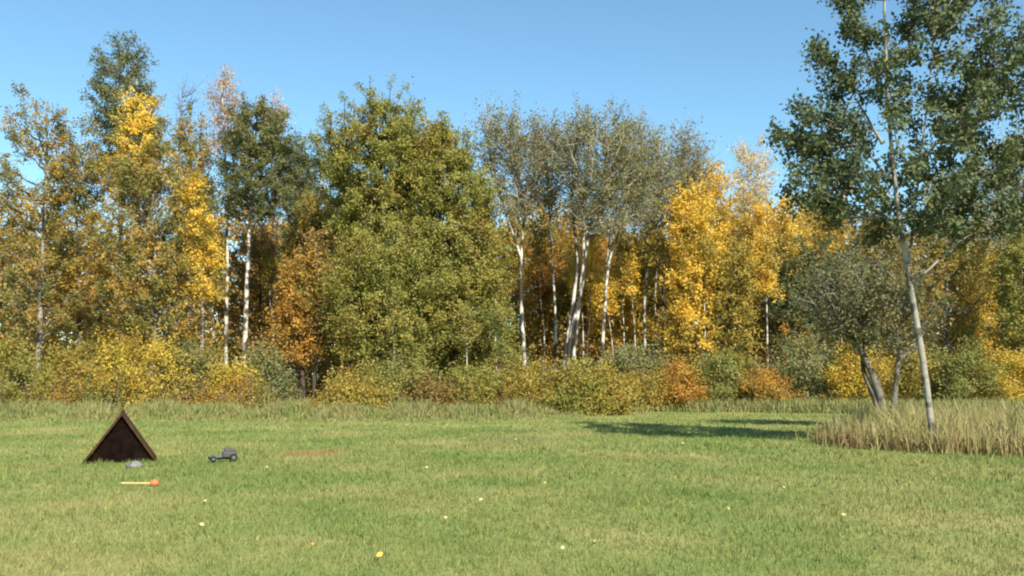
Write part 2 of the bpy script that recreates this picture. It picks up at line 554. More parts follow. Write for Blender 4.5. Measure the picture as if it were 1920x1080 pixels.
    T[:, :, 2] -= droop * 0.45 * ln[:, None] * u ** 2
    if nr == 3: T[:, 1:2] += r.normal(size=(n2, 1, 3)) * 0.05 * ln[:, None, None]
    v, q = tube_batch(T - root_p, np.repeat(np.linspace(.009, .004, nr)[None], n2, 0) * (limb_r / .035), 3); acc.add(v, q)
    link('branches', acc.mesh('branches', True), limb_bark or bark, root)['kind'] = 'stuff'
    if nleaf:
        nl = r.poisson((LEAF_N if Y > 30 else 2.1) * nleaf * r.uniform(1 - leafy * .0, 1.0, n2) * np.where(r.uniform(size=n2) < leafy, 1, .12))
        ti = np.repeat(np.arange(n2), nl)
        f = r.uniform(.15, 1.1, len(ti)) * (nr - 1)
        kk = np.clip(f.astype(int), 0, nr - 2); ff = (f - kk)[:, None]
        C = T[ti, kk] * (1 - ff) + T[ti, kk + 1] * ff
        C = C + r.normal(size=C.shape) * sig
        v, q = leaf_batch(C - root_p, size * (LEAF_S if Y > 30 else 1.0), r, unit(out)[ti], droop, tri=Y > 30)
        fo = link('foliage', mesh_np('foliage', v, q), leaf, root)
        fo['kind'] = 'stuff'
    return root


def shrub(label, Y, outline, leaf, n=26, sec=6, nleaf=22, size=0.10, seed=0, name='shrub', twig=.78, sig=.14, group=None, cat='shrub', leafy=1.0):
    """many-stemmed bush; outline as (py, left, right) from top to bottom"""
    r = np.random.default_rng(5000 + seed)
    o = np.array(outline, float)
    xm = (o[-1, 1] + o[-1, 2]) / 2; hw = (o[-1, 2] - o[-1, 1]) / 2
    yb = 705 + CAM_H * F / Y
    c_ = (o[:, 1] + o[:, 2]) / 2; h_ = (o[:, 2] - o[:, 1]) / 2 * 1.22
    o[:, 1], o[:, 2] = c_ - h_, c_ + h_
    o[:-1, 0] += 16 * (1 - np.arange(len(o) - 1) / len(o)); o[-1, 0] += 6
    stems = []
    for k in range(5):
        bx = xm + hw * r.uniform(-.6, .6)
        tx = np.interp(.5, [0, 1], [o[0, 1], o[0, 2]]) + (k - 2) * hw * .5
        stems.append([(bx, yb), ((bx * .5 + tx * .5), (yb + o[0, 0]) / 2 + 8), (tx, o[0, 0] - r.uniform(-12, 14) + 5 * abs(k - 2))])
    return tree(name, label, Y, stems, o, leaf, TWIG, r0=.03, limbs=int(n * 1.15), sec=sec, nleaf=nleaf * .8, size=size, rise=1.3,
                twig=twig, sig=sig, shell=.2, seed=5000 + seed, group=group, limb_r=.013, cat=cat, sides=5, stem_name='stem', leafy=.8, rough=.42, even=False)


WOOD = 'trees along the wood edge'

# --- left of the frame to the two white trunks
tree('broadleaf_tree', 'mottled amber and green tree at the far left end of the wood', 43, [[(70, 740), (75, 500), (80, 300), (75, 190)]],
     [(150, 50, 100), (200, 0, 140), (290, -40, 175), (420, -50, 185), (540, -30, 170), (620, 0, 150)], MOTTLED, GREY_BARK, .16, 75, 7, 15, seed=1, group=WOOD)
tree('pine_tree', 'tall dark olive tree topping the left side of the wood', 47, [[(222, 740), (225, 400), (222, 200), (225, 85)]],
     [(62, 212, 240), (95, 195, 268), (130, 175, 290), (165, 165, 300), (230, 160, 305), (330, 165, 320)], PINEY, GREY_BARK, .17, 70, 8, 16, rise=.35, seed=2, group=WOOD)
tree('aspen_tree', 'golden-topped tree beneath the tall olive tree at left', 42, [[(262, 740), (265, 500), (268, 300), (265, 190)]],
     [(174, 252, 282), (192, 232, 305), (225, 212, 318), (265, 205, 318), (320, 205, 315), (380, 215, 300)], GOLDMIX, GREY_BARK, .13, 52, 8, 13, seed=3, rough=.32, leafy=.75, group=WOOD)
tree('broadleaf_tree', 'green tree with amber patches below the golden crown at left', 41, [[(285, 745), (290, 560), (285, 400), (290, 300)]],
     [(270, 240, 320), (310, 190, 350), (380, 180, 400), (470, 190, 412), (560, 195, 410), (640, 210, 400)], MOTTLED, GREY_BARK, .13, 90, 7, 16, seed=4, group=WOOD)
tree('broadleaf_tree', 'mottled olive and amber tree between the far left tree and the golden-topped tree', 45, [[(150, 740), (150, 500), (145, 300)]],
     [(215, 130, 165), (260, 90, 200), (350, 80, 215), (470, 80, 220), (600, 90, 220)], MOTTLED, GREY_BARK, .14, 70, 7, 15, seed=5, group=WOOD)
tree('aspen_tree', 'narrow bright yellow tree left of the twin white trunks', 40.4, [[(375, 745), (378, 560), (368, 420), (350, 320)]],
     [(298, 338, 358), (325, 326, 374), (365, 322, 390), (400, 335, 402), (440, 345, 410), (500, 345, 410), (560, 340, 415)], GOLDMIX, GREY_BARK, .09, 50, 7, 13, twig=.7, rough=.4, leafy=.7, seed=6, group=WOOD)
tree('broadleaf_tree', 'dull brownish olive tree behind the narrow yellow tree', 47, [[(355, 740), (360, 500), (362, 250)]],
     [(205, 335, 372), (245, 318, 400), (310, 315, 418), (400, 320, 425), (500, 330, 430)], MOTTLED, GREY_BARK, .14, 62, 7, 14, seed=7, group=WOOD)
tree('bare_tree', 'leafless grey twigs standing above the dull brownish olive tree', 48, [[(330, 740), (335, 450), (338, 240), (345, 165)], [(331, 740), (333, 400), (325, 240), (322, 175)]],
     [(148, 335, 385), (175, 315, 380), (215, 318, 370), (250, 322, 365)], PINK, TWIG, .09, 26, 5, 0, rise=.9, seed=8, group=WOOD, limb_r=.03)
tree('birch_tree', 'tree with the brighter right trunk of the twin white trunks', 42,
     [[(458, 735), (459, 640), (462, 540), (465, 450), (463, 380), (470, 300), (478, 215)], [(463, 420), (482, 350), (500, 280)]],
     [(186, 455, 505), (220, 428, 535), (265, 405, 558), (320, 400, 568), (360, 410, 572), (400, 430, 556)], PINEY, WHITE_BARK, .135, 66, 8, 19,
     limb_bark=GREY_BARK, seed=9, group=WOOD, rise=.3, rough=.34, twig=.75, sig=.09, leafy=.85)
tree('birch_tree', 'thinner left trunk of the twin white trunks with copper-pink top', 43,
     [[(424, 730), (427, 600), (432, 500), (430, 420), (432, 300), (428, 165)]],
     [(136, 422, 434), (160, 408, 448), (195, 395, 458), (240, 392, 456), (290, 400, 455)], PINK, WHITE_BARK, .105, 34, 7, 6,
     limb_bark=TWIG, seed=10, group=WOOD, size=.10, rise=.9, limb_r=.022)
tree('broadleaf_tree', 'sparse orange-pink treetop right of the olive birch crown', 47, [[(515, 740), (515, 500), (512, 300), (510, 215)]],
     [(190, 492, 530), (215, 478, 540), (245, 485, 536), (285, 495, 530)], PINK, TWIG, .09, 24, 6, 9, size=.11, rise=1., seed=11, group=WOOD, limb_r=.022)
tree('pine_tree', 'dark green tree in the notch left of the big green tree', 48, [[(560, 740), (565, 500), (562, 290)]],
     [(262, 548, 566), (300, 528, 592), (345, 530, 606), (400, 530, 610), (480, 520, 610)], DKGREEN, GREY_BARK, .13, 56, 7, 14, rise=.3, seed=12, group=WOOD)
tree('broadleaf_tree', 'golden-brown tree in the gap beside the big green tree', 46, [[(590, 740), (592, 560), (590, 400)]],
     [(345, 570, 622), (375, 545, 640), (430, 530, 645), (500, 530, 640), (570, 540, 630)], OCHRE, DARK_BARK, .10, 52, 7, 15, seed=13, group=WOOD)
tree('broadleaf_tree', 'golden tree peeping out at the left flank of the big green tree', 44, [[(655, 740), (655, 560), (655, 380)]],
     [(322, 645, 672), (350, 630, 684), (400, 622, 688), (460, 628, 680)], GOLD, GREY_BARK, .08, 30, 7, 13, seed=14, group=WOOD)
tree('broadleaf_tree', 'rust-orange sapling between the white trunks and the big green tree', 40, [[(556, 750), (558, 640), (560, 520)]],
     [(462, 548, 586), (490, 525, 600), (550, 512, 604), (610, 505, 600), (670, 510, 590)], ORANGE, DARK_BARK, .06, 44, 7, 12, seed=15, group=WOOD, twig=.6)
tree('broadleaf_tree', 'russet tree with leaning dark trunk by the dark hollow', 40.3,
     [[(570, 775), (567, 700), (572, 640), (586, 580), (598, 500), (602, 440)], [(587, 780), (590, 700), (600, 620), (625, 560)]],
     [(430, 575, 610), (480, 555, 625), (540, 545, 630), (600, 545, 630), (640, 550, 625)], BROWN, DARK_BARK, .12, 36, 6, 11, seed=16, group=WOOD)
tree('broadleaf_tree', 'brownish tree behind the twin white trunks', 47, [[(480, 740), (485, 560), (480, 440)]],
     [(400, 460, 510), (450, 420, 530), (520, 400, 540), (600, 400, 540), (670, 410, 540)], BROWN, DARK_BARK, .09, 60, 7, 13, seed=17, group=WOOD)

# --- the big green trees
tree('broadleaf_tree', 'tallest domed green tree left of the middle', 41.5,
     [[(690, 760), (692, 600), (700, 450), (704, 330), (710, 190)], [(692, 620), (670, 480), (650, 360), (630, 270)], [(698, 520), (730, 400), (760, 280)]],
     [(150, 680, 745), (165, 652, 775), (192, 624, 800), (225, 596, 820), (262, 580, 835), (300, 584, 840), (350, 605, 840), (420, 620, 840), (500, 615, 840), (580, 615, 830), (650, 640, 820)],
     YGREEN, DARK_BARK, .21, 225, 8, 19, seed=20, shell=.12, leafy=.95, rough=.12, group=WOOD, twig=.72, sig=.10, limb_r=.04, droop=.25, size=.112)
tree('broadleaf_tree', 'broad green tree sloping down on the right of the tallest dome', 40.5,
     [[(858, 760), (852, 600), (845, 450), (838, 330), (832, 250)], [(856, 620), (890, 480), (905, 370)]],
     [(216, 800, 856), (240, 775, 888), (280, 755, 914), (330, 745, 930), (400, 745, 944), (470, 740, 958), (540, 735, 972), (610, 745, 975), (670, 770, 965)],
     YGREEN, DARK_BARK, .18, 165, 8, 18, seed=21, shell=.15, leafy=.97, rough=.08, group=WOOD, twig=.72, sig=.10, limb_r=.04, droop=.25, size=.112)
tree('broadleaf_tree', 'bushy green tree with low boughs in front of the tallest dome', 39.3,
     [[(700, 775), (712, 680), (725, 580), (730, 480)], [(704, 740), (670, 630), (650, 540)], [(706, 720), (770, 620), (800, 530)]],
     [(400, 690, 780), (440, 635, 830), (510, 600, 850), (560, 592, 860), (610, 605, 860), (660, 640, 850), (710, 680, 830), (745, 700, 810)],
     YGREEN, DARK_BARK, .14, 160, 8, 15, seed=22, leafy=.9, rough=.3, size=.105, group=WOOD, twig=.75, droop=.4)
tree('broadleaf_tree', 'olive green tree filling the space behind the two big green crowns', 43.6,
     [[(775, 760), (772, 600), (775, 450), (780, 270)], [(774, 640), (840, 480), (880, 340)], [(774, 620), (700, 470), (660, 350)]],
     [(225, 740, 850), (260, 680, 885), (310, 640, 912), (370, 640, 930), (440, 640, 940), (520, 640, 955), (600, 660, 955), (660, 680, 940)],
     YGREEN, DARK_BARK, .17, 150, 8, 15, seed=24, group=WOOD, twig=.8, sig=.12, shell=.3, leafy=.95, rough=.1, droop=.25)
tree('broadleaf_tree', 'orange-leaved treetop poking through the broad green tree', 42.5, [[(822, 760), (822, 500), (820, 260)]],
     [(232, 800, 842), (250, 795, 850), (275, 800, 845)], ORANGE, GREY_BARK, .08, 14, 6, 12, seed=23, group=WOOD, twig=.5)
for k, (sx0, ty, lab) in enumerate(((741, 590, 'slim white sapling under the low green boughs'),
                                    (876, 610, 'slim white sapling under the broad green tree'),
                                    (931, 600, 'slim white sapling at the right foot of the broad green tree'))):
    tree('birch_sapling', lab, 37.8, [[(sx0 + 3, 770), (sx0, 690), (sx0 - 3, ty)]], [(ty - 40, sx0 - 15, sx0 + 15), (ty, sx0 - 25, sx0 + 22), (ty + 40, sx0 - 20, sx0 + 20)],
         GREEN, WHITE_BARK, .05, 10, 6, 10, seed=30 + k, limb_bark=TWIG, group='white saplings under the green trees', twig=.5, limb_r=.015, size=.1)

# --- pale-trunked aspens
AK = dict(leaf=ASPEN, bark=WHITE_BARK, limb_bark=PALE_TWIG, group='white-barked aspens', rise=1.15, size=.105, limb_r=.05, sig=.10, twig=1.2, shell=.15, rough=.18, leafy=.85)
tree('aspen_tree', 'aspen with patchy black and white trunk beside the broad green tree', 43,
     [[(985, 700), (978, 600), (975, 500), (981, 430), (986, 390), (972, 320), (955, 240)], [(982, 420), (1000, 350), (1010, 270)], [(976, 480), (945, 390), (920, 300), (912, 240)]],
     outline=[(212, 900, 965), (240, 890, 1000), (285, 893, 1020), (330, 910, 1025), (375, 930, 1015), (410, 950, 1005)], r0=.125, limbs=62, sec=7, nleaf=11, seed=40, **{**AK, 'bark': PATCHY_BARK})
tree('aspen_tree', 'slender pale aspen with a gently curving clean trunk', 44,
     [[(1040, 690), (1043, 600), (1036, 500), (1032, 430), (1026, 340), (1020, 245)]],
     outline=[(226, 1000, 1045), (255, 985, 1068), (300, 985, 1075), (350, 995, 1065), (400, 1010, 1055)], r0=.075, limbs=40, sec=7, nleaf=11, seed=41, **AK)
tree('aspen_tree', 'cluster of crossing black and white aspen stems in the middle', 42,
     [[(1057, 700), (1066, 620), (1080, 540), (1086, 480), (1076, 410), (1072, 330), (1088, 235)],
      [(1073, 700), (1080, 620), (1090, 520), (1096, 470), (1112, 420), (1128, 340), (1140, 245)],
      [(1062, 690), (1075, 590), (1098, 530), (1092, 450), (1096, 380), (1108, 250)]],
     outline=[(212, 1095, 1128), (230, 1060, 1165), (265, 1035, 1205), (310, 1035, 1212), (360, 1045, 1200), (420, 1060, 1180)], r0=.14, limbs=105, sec=7, nleaf=11, seed=42, **{**AK, 'bark': PATCHY_BARK})
tree('aspen_tree', 'aspen with forked white trunk right of the crossing stems', 43,
     [[(1127, 690), (1132, 610), (1137, 520), (1139, 480), (1152, 445), (1172, 425), (1186, 350), (1190, 262)], [(1138, 490), (1146, 420), (1150, 340), (1160, 260)]],
     outline=[(230, 1165, 1200), (255, 1145, 1222), (300, 1140, 1238), (350, 1140, 1240), (410, 1150, 1230)], r0=.10, limbs=60, sec=7, nleaf=11, seed=43, **AK)
tree('aspen_tree', 'aspen whose straight white trunk stands left of the golden tree', 45,
     [[(1211, 680), (1207, 590), (1214, 510), (1220, 440), (1228, 350), (1235, 280)]],
     outline=[(262, 1222, 1250), (295, 1200, 1268), (350, 1190, 1275), (410, 1195, 1270), (450, 1205, 1260)], r0=.085, limbs=46, sec=7, nleaf=11, seed=44, **AK)
tree('aspen_tree', 'aspen rising behind the golden tree with grey-green top', 46.5,
     [[(1240, 680), (1242, 570), (1250, 470), (1258, 400), (1275, 310), (1283, 265)]],
     outline=[(252, 1270, 1295), (275, 1255, 1315), (300, 1250, 1338), (335, 1250, 1345), (385, 1240, 1320)], r0=.085, limbs=50, sec=7, nleaf=7, seed=45, **AK)
for k, (bx, b_y, tx, t_y, lab) in enumerate(((1094, 690, 1088, 520, 'thin white aspen pole just right of the crossing stems'),
                                             (1192, 670, 1180, 520, 'thin white aspen pole left of the straight white trunk'),
                                             (1150, 670, 1134, 560, 'short leaning yellowish pole beside the forked aspen'),
                                             (1098, 700, 1110, 450, 'dark shaded stem behind the crossing aspen stems'))):
    tree('aspen_sapling', lab, 45, [[(bx, b_y), ((bx + tx) / 2 + 3, (b_y + t_y) / 2), (tx, t_y)]], [(t_y - 60, tx - 14, tx + 14), (t_y - 20, tx - 24, tx + 22), (t_y + 30, tx - 20, tx + 20)],
         GOLD, DARK_BARK if k == 3 else WHITE_BARK, .05, 12, 6, 8, seed=50 + k, limb_bark=TWIG, group='thin aspen poles', twig=.5, limb_r=.014)

# --- golden and rusty trees between and behind the aspens
BACK = 'autumn trees behind the aspens'
tree('broadleaf_tree', 'orange tree glowing between the two left aspens', 50, [[(1012, 720), (1012, 600), (1010, 480)]],
     [(440, 995, 1030), (475, 980, 1048), (540, 978, 1055), (610, 980, 1052), (660, 985, 1045)], ORANGE, DARK_BARK, .07, 62, 7, 14, seed=60, group=BACK)
tree('broadleaf_tree', 'brown-gold tree at the right shoulder of the broad green tree', 53, [[(955, 720), (955, 560), (952, 440)]],
     [(385, 930, 975), (420, 915, 1000), (500, 920, 1010), (600, 920, 1010), (660, 930, 1000)], OCHRE, DARK_BARK, .08, 62, 7, 13, seed=61, group=BACK)
tree('broadleaf_tree', 'orange tree directly behind the crossing aspen stems', 52, [[(1095, 720), (1095, 560), (1095, 440)]],
     [(400, 1060, 1120), (440, 1045, 1150), (520, 1045, 1155), (600, 1050, 1150), (660, 1055, 1145)], ORANGE, DARK_BARK, .08, 64, 7, 13, seed=62, group=BACK)
tree('broadleaf_tree', 'golden sapling between forked aspen and thin pole', 48, [[(1160, 710), (1158, 620), (1160, 540)]],
     [(490, 1148, 1175), (530, 1135, 1185), (590, 1130, 1195), (650, 1135, 1190)], GOLD, DARK_BARK, .05, 32, 7, 14, seed=63, group=BACK)
tree('broadleaf_tree', 'lime-yellow tree behind the straight white trunk', 51, [[(1195, 720), (1195, 600), (1195, 470)]],
     [(425, 1175, 1215), (460, 1155, 1232), (520, 1150, 1240), (590, 1155, 1240), (650, 1165, 1230)], YELLOW, DARK_BARK, .07, 58, 7, 13, seed=64, group=BACK)
tree('broadleaf_tree', 'brown and gold tree filling the gap right of the straight white trunk', 50, [[(1245, 720), (1243, 600), (1240, 520)]],
     [(470, 1225, 1260), (520, 1215, 1280), (600, 1215, 1285), (650, 1220, 1280)], OCHRE, DARK_BARK, .06, 36, 7, 13, seed=65, group=BACK)
tree('broadleaf_tree', 'low orange-brown tree left of the crossing aspen stems', 49, [[(1062, 720), (1060, 640), (1058, 560)]],
     [(500, 1045, 1075), (550, 1038, 1080), (620, 1035, 1085), (670, 1040, 1080)], ORANGE, DARK_BARK, .05, 28, 7, 13, seed=66, group=BACK)
tree('broadleaf_tree', 'brightest golden tree right of the aspens', 43.5,
     [[(1302, 700), (1298, 600), (1292, 500), (1284, 400)], [(1300, 660), (1320, 560), (1330, 470)]],
     [(342, 1268, 1305), (368, 1255, 1330), (410, 1248, 1345), (460, 1255, 1355), (510, 1262, 1352), (560, 1250, 1340), (610, 1248, 1350), (650, 1255, 1350)],
     GOLD, DARK_BARK, .10, 105, 7, 15, seed=67, group=WOOD, twig=.7)
tree('broadleaf_tree', 'orange-gold treetop above and behind the brightest golden tree', 47, [[(1325, 720), (1322, 500), (1315, 340)]],
     [(303, 1288, 1335), (325, 1272, 1362), (360, 1275, 1385), (410, 1285, 1385), (470, 1300, 1380)], GOLD, DARK_BARK, .09, 60, 7, 13, seed=68, group=WOOD)
tree('aspen_tree', 'pale peach-coloured wispy treetop against the sky', 50, [[(1398, 720), (1400, 500), (1405, 380), (1412, 290)]],
     [(260, 1388, 1440), (285, 1378, 1456), (325, 1376, 1458), (365, 1382, 1450), (400, 1385, 1440)], PALE, PALE_TWIG, .08, 36, 7, 7, seed=69, group=WOOD, rise=1., size=.11)
tree('broadleaf_tree', 'golden tree band under the peach treetop', 47, [[(1440, 720), (1438, 540), (1435, 420)]],
     [(360, 1400, 1480), (385, 1372, 1505), (420, 1365, 1530), (470, 1375, 1540), (530, 1380, 1530), (600, 1390, 1500)], GOLD, GREY_BARK, .09, 100, 7, 13, seed=70, group=WOOD)
tree('broadleaf_tree', 'amber tree under the tip of the right poplar', 48, [[(1540, 720), (1540, 560), (1540, 430)]],
     [(366, 1505, 1565), (392, 1490, 1592), (440, 1495, 1600), (520, 1500, 1600)], GOLD, GREY_BARK, .09, 62, 7, 13, seed=71, group=WOOD)
tree('broadleaf_tree', 'small yellow tree beside a white stem under the golden band', 43.5, [[(1440, 700), (1437, 560), (1436, 430)]],
     [(455, 1405, 1440), (478, 1385, 1455), (510, 1380, 1460), (545, 1395, 1450)], GOLD, WHITE_BARK, .055, 24, 7, 14, seed=72, group=WOOD, twig=.55, limb_bark=TWIG)
tree('broadleaf_tree', 'russet tree with a slanting reddish-brown trunk', 43,
     [[(1322, 690), (1340, 610), (1356, 560), (1374, 510), (1395, 470)]],
     [(455, 1360, 1410), (490, 1345, 1420), (540, 1340, 1425), (600, 1345, 1430), (650, 1350, 1430)], OCHRE, DARK_BARK, .10, 40, 7, 10, seed=73, group=WOOD)
tree('broadleaf_tree', 'yellow-brown tree behind the slanting reddish-brown trunk', 49, [[(1370, 720), (1370, 560), (1368, 460)]],
     [(400, 1350, 1390), (450, 1335, 1420), (540, 1330, 1430), (630, 1340, 1430)], OCHRE, DARK_BARK, .08, 46, 7, 14, seed=74, group=WOOD)

for k, (cx_, ty_, hw_, Yq, mt, lab) in enumerate((
        (1040, 405, 45, 55, OCHRE, 'ochre tree high behind the slender pale aspen'),
        (1150, 400, 50, 56, ORANGE, 'orange tree high behind the forked aspen'),
        (1250, 420, 40, 55, GOLD, 'gold tree seen through the aspens left of the brightest golden tree'),
        (1090, 480, 40, 48.5, GOLDMIX, 'yellow sapling low behind the crossing aspen stems'),
        (1490, 440, 55, 53, OCHRE, 'ochre tree far behind the dark green tree at right'),
        (500, 420, 50, 52, ORANGE, 'rusty tree far behind the bright white trunk'))):
    tree('broadleaf_tree', lab, Yq, [[(cx_, 730), (cx_ + 3, 600), (cx_, ty_ + 30)]],
         [(ty_, cx_ - hw_ * .4, cx_ + hw_ * .4), (ty_ + 40, cx_ - hw_, cx_ + hw_), (ty_ + 120, cx_ - hw_ * 1.1, cx_ + hw_ * 1.1), (660, cx_ - hw_, cx_ + hw_)],
         mt, DARK_BARK, .07, 50, 7, 12, seed=200 + k, group=BACK, size=.13, rough=.25)
for k, (bx, tx, t_y, Yq, lab) in enumerate((
        (1018, 1012, 470, 46, 'thin white pole between patchy aspen and slender aspen'),
        (1168, 1172, 480, 46, 'thin white pole between forked aspen and straight trunk'),
        (1226, 1232, 470, 44.5, 'thin white pole directly right of the straight white trunk'),
        (1318, 1326, 500, 43, 'thin pale pole in front of the brightest golden tree'),
        (1388, 1380, 520, 45, 'thin pale pole right of the slanting reddish-brown trunk'),
        (1575, 1570, 540, 44, 'thin white pole behind the leaning grey trunk'),
        (398, 404, 470, 44, 'thin pale pole left of the twin white trunks'),
        (510, 506, 520, 45, 'thin pale pole right of the bright white trunk'))):
    tree('aspen_sapling', lab, Yq, [[(bx, 700), (bx + 4, 620), ((bx + tx) / 2 - 3, 560), (tx, t_y)]], [(t_y - 70, tx - 14, tx + 14), (t_y - 20, tx - 22, tx + 22), (t_y + 20, tx - 18, tx + 18)],
         OCHRE, WHITE_BARK, .05, 12, 6, 8, seed=230 + k, limb_bark=TWIG, group='thin aspen poles', twig=.5, limb_r=.014)

# --- right side
tree('broadleaf_tree', 'dark green tree below the golden band at right', 45.5,
     [[(1502, 760), (1500, 660), (1510, 570), (1515, 470)], [(1503, 720), (1470, 620), (1450, 540)]],
     [(450, 1490, 1545), (475, 1460, 1580), (500, 1432, 1600), (560, 1418, 1600), (610, 1420, 1570), (640, 1440, 1540)], DKGREEN, DARK_BARK, .13, 105, 7, 14, seed=80, group=WOOD, twig=.7)
tree('broadleaf_tree', 'brown-olive tree behind the leaning grey trunk', 46, [[(1650, 760), (1650, 600), (1648, 440)]],
     [(375, 1610, 1700), (420, 1585, 1730), (480, 1580, 1740), (560, 1580, 1745), (640, 1590, 1740)], OLIVE, GREY_BARK, .13, 82, 7, 13, seed=81, group=WOOD)
tree('broadleaf_tree', 'orange undertree beside the dark green tree at right', 45, [[(1490, 720), (1490, 680), (1490, 630)]],
     [(595, 1470, 1515), (620, 1450, 1525), (650, 1445, 1525), (680, 1455, 1515)], ORANGE, DARK_BARK, .05, 22, 7, 14, seed=82, group=WOOD, twig=.5)
tree('poplar_tree', 'grey-green tree with a leaning grey trunk rising from tall grass', 27,
     [[(1664, 812), (1655, 760), (1638, 705), (1612, 655), (1580, 605), (1548, 560), (1520, 528)], [(1655, 800), (1640, 740), (1618, 690), (1628, 620), (1640, 560)], [(1672, 812), (1676, 740), (1682, 640), (1690, 560)]],
     [(480, 1550, 1680), (520, 1500, 1720), (570, 1490, 1735), (610, 1530, 1735), (640, 1570, 1730)], DUSKY, LEAN_BARK, .125, 90, 7, 11, seed=83, size=.09, twig=.65, sig=.12, leafy=.7, rough=.25, limb_bark=GREY_BARK)
tree('poplar_tree', 'tall dark green poplar cut by the top of the frame at right', 18.5,
     [[(1752, 850), (1735, 700), (1708, 560), (1682, 440), (1662, 330), (1648, 200), (1640, 60), (1640, -120), (1650, -240)],
      [(1700, 520), (1716, 400), (1735, 250), (1750, 80), (1745, -90)],
      [(1655, 270), (1610, 190), (1585, 150), (1556, 115)], [(1662, 330), (1600, 250), (1555, 222), (1504, 207)],
      [(1668, 370), (1600, 320), (1550, 290), (1492, 287)], [(1678, 420), (1610, 365), (1550, 345), (1484, 347)],
      [(1645, 150), (1610, 60), (1590, 10)], [(1712, 440), (1800, 340), (1930, 270)], [(1730, 300), (1820, 190), (1920, 110)], [(1705, 540), (1800, 450), (1930, 390)]],
     [(-290, 1660, 1760), (-180, 1640, 1850), (-60, 1630, 1910), (40, 1620, 1940), (110, 1570, 1960), (150, 1585, 1975), (205, 1515, 1985), (250, 1530, 1990), (285, 1500, 1990), (340, 1490, 1990), (375, 1570, 1970), (410, 1610, 1930), (440, 1610, 1900)],
     POPLAR, GREY_BARK, .066, 122, 7, 21, seed=84, size=.088, twig=.40, sig=.08, rise=.4, shell=.12, limb_bark=GREY_BARK, limb_r=.02, leafy=.72, rough=.2, tufts=.3)
tree('broadleaf_tree', 'golden-green tree behind the tall poplar', 46, [[(1780, 740), (1780, 500), (1778, 340)]],
     [(300, 1760, 1810), (350, 1720, 1850), (430, 1700, 1870), (540, 1700, 1870), (640, 1710, 1850)], OCHRE, GREY_BARK, .12, 74, 7, 14, seed=85, group=WOOD)
tree('aspen_tree', 'white-trunked aspen at the far right end of the wood', 44, [[(1880, 720), (1884, 560), (1880, 420), (1890, 290)]],
     outline=[(255, 1870, 1910), (300, 1850, 1935), (370, 1845, 1945), (440, 1850, 1940)], r0=.10, limbs=56, sec=7, nleaf=6, seed=86, **AK)
tree('broadleaf_tree', 'yellow-green tree at the far right edge of the wood', 42, [[(1930, 740), (1932, 560), (1930, 460)]],
     [(400, 1900, 1960), (450, 1860, 2000), (540, 1850, 2010), (640, 1860, 2000)], YGREEN, GREY_BARK, .11, 76, 7, 14, seed=87, group=WOOD)
tree('broadleaf_tree', 'amber tree low in the wood under the far right aspen', 47, [[(1830, 740), (1832, 640), (1830, 540)]],
     [(470, 1800, 1850), (520, 1770, 1880), (600, 1765, 1890), (680, 1770, 1880)], GOLD, GREY_BARK, .09, 46, 7, 13, seed=88, group=WOOD)

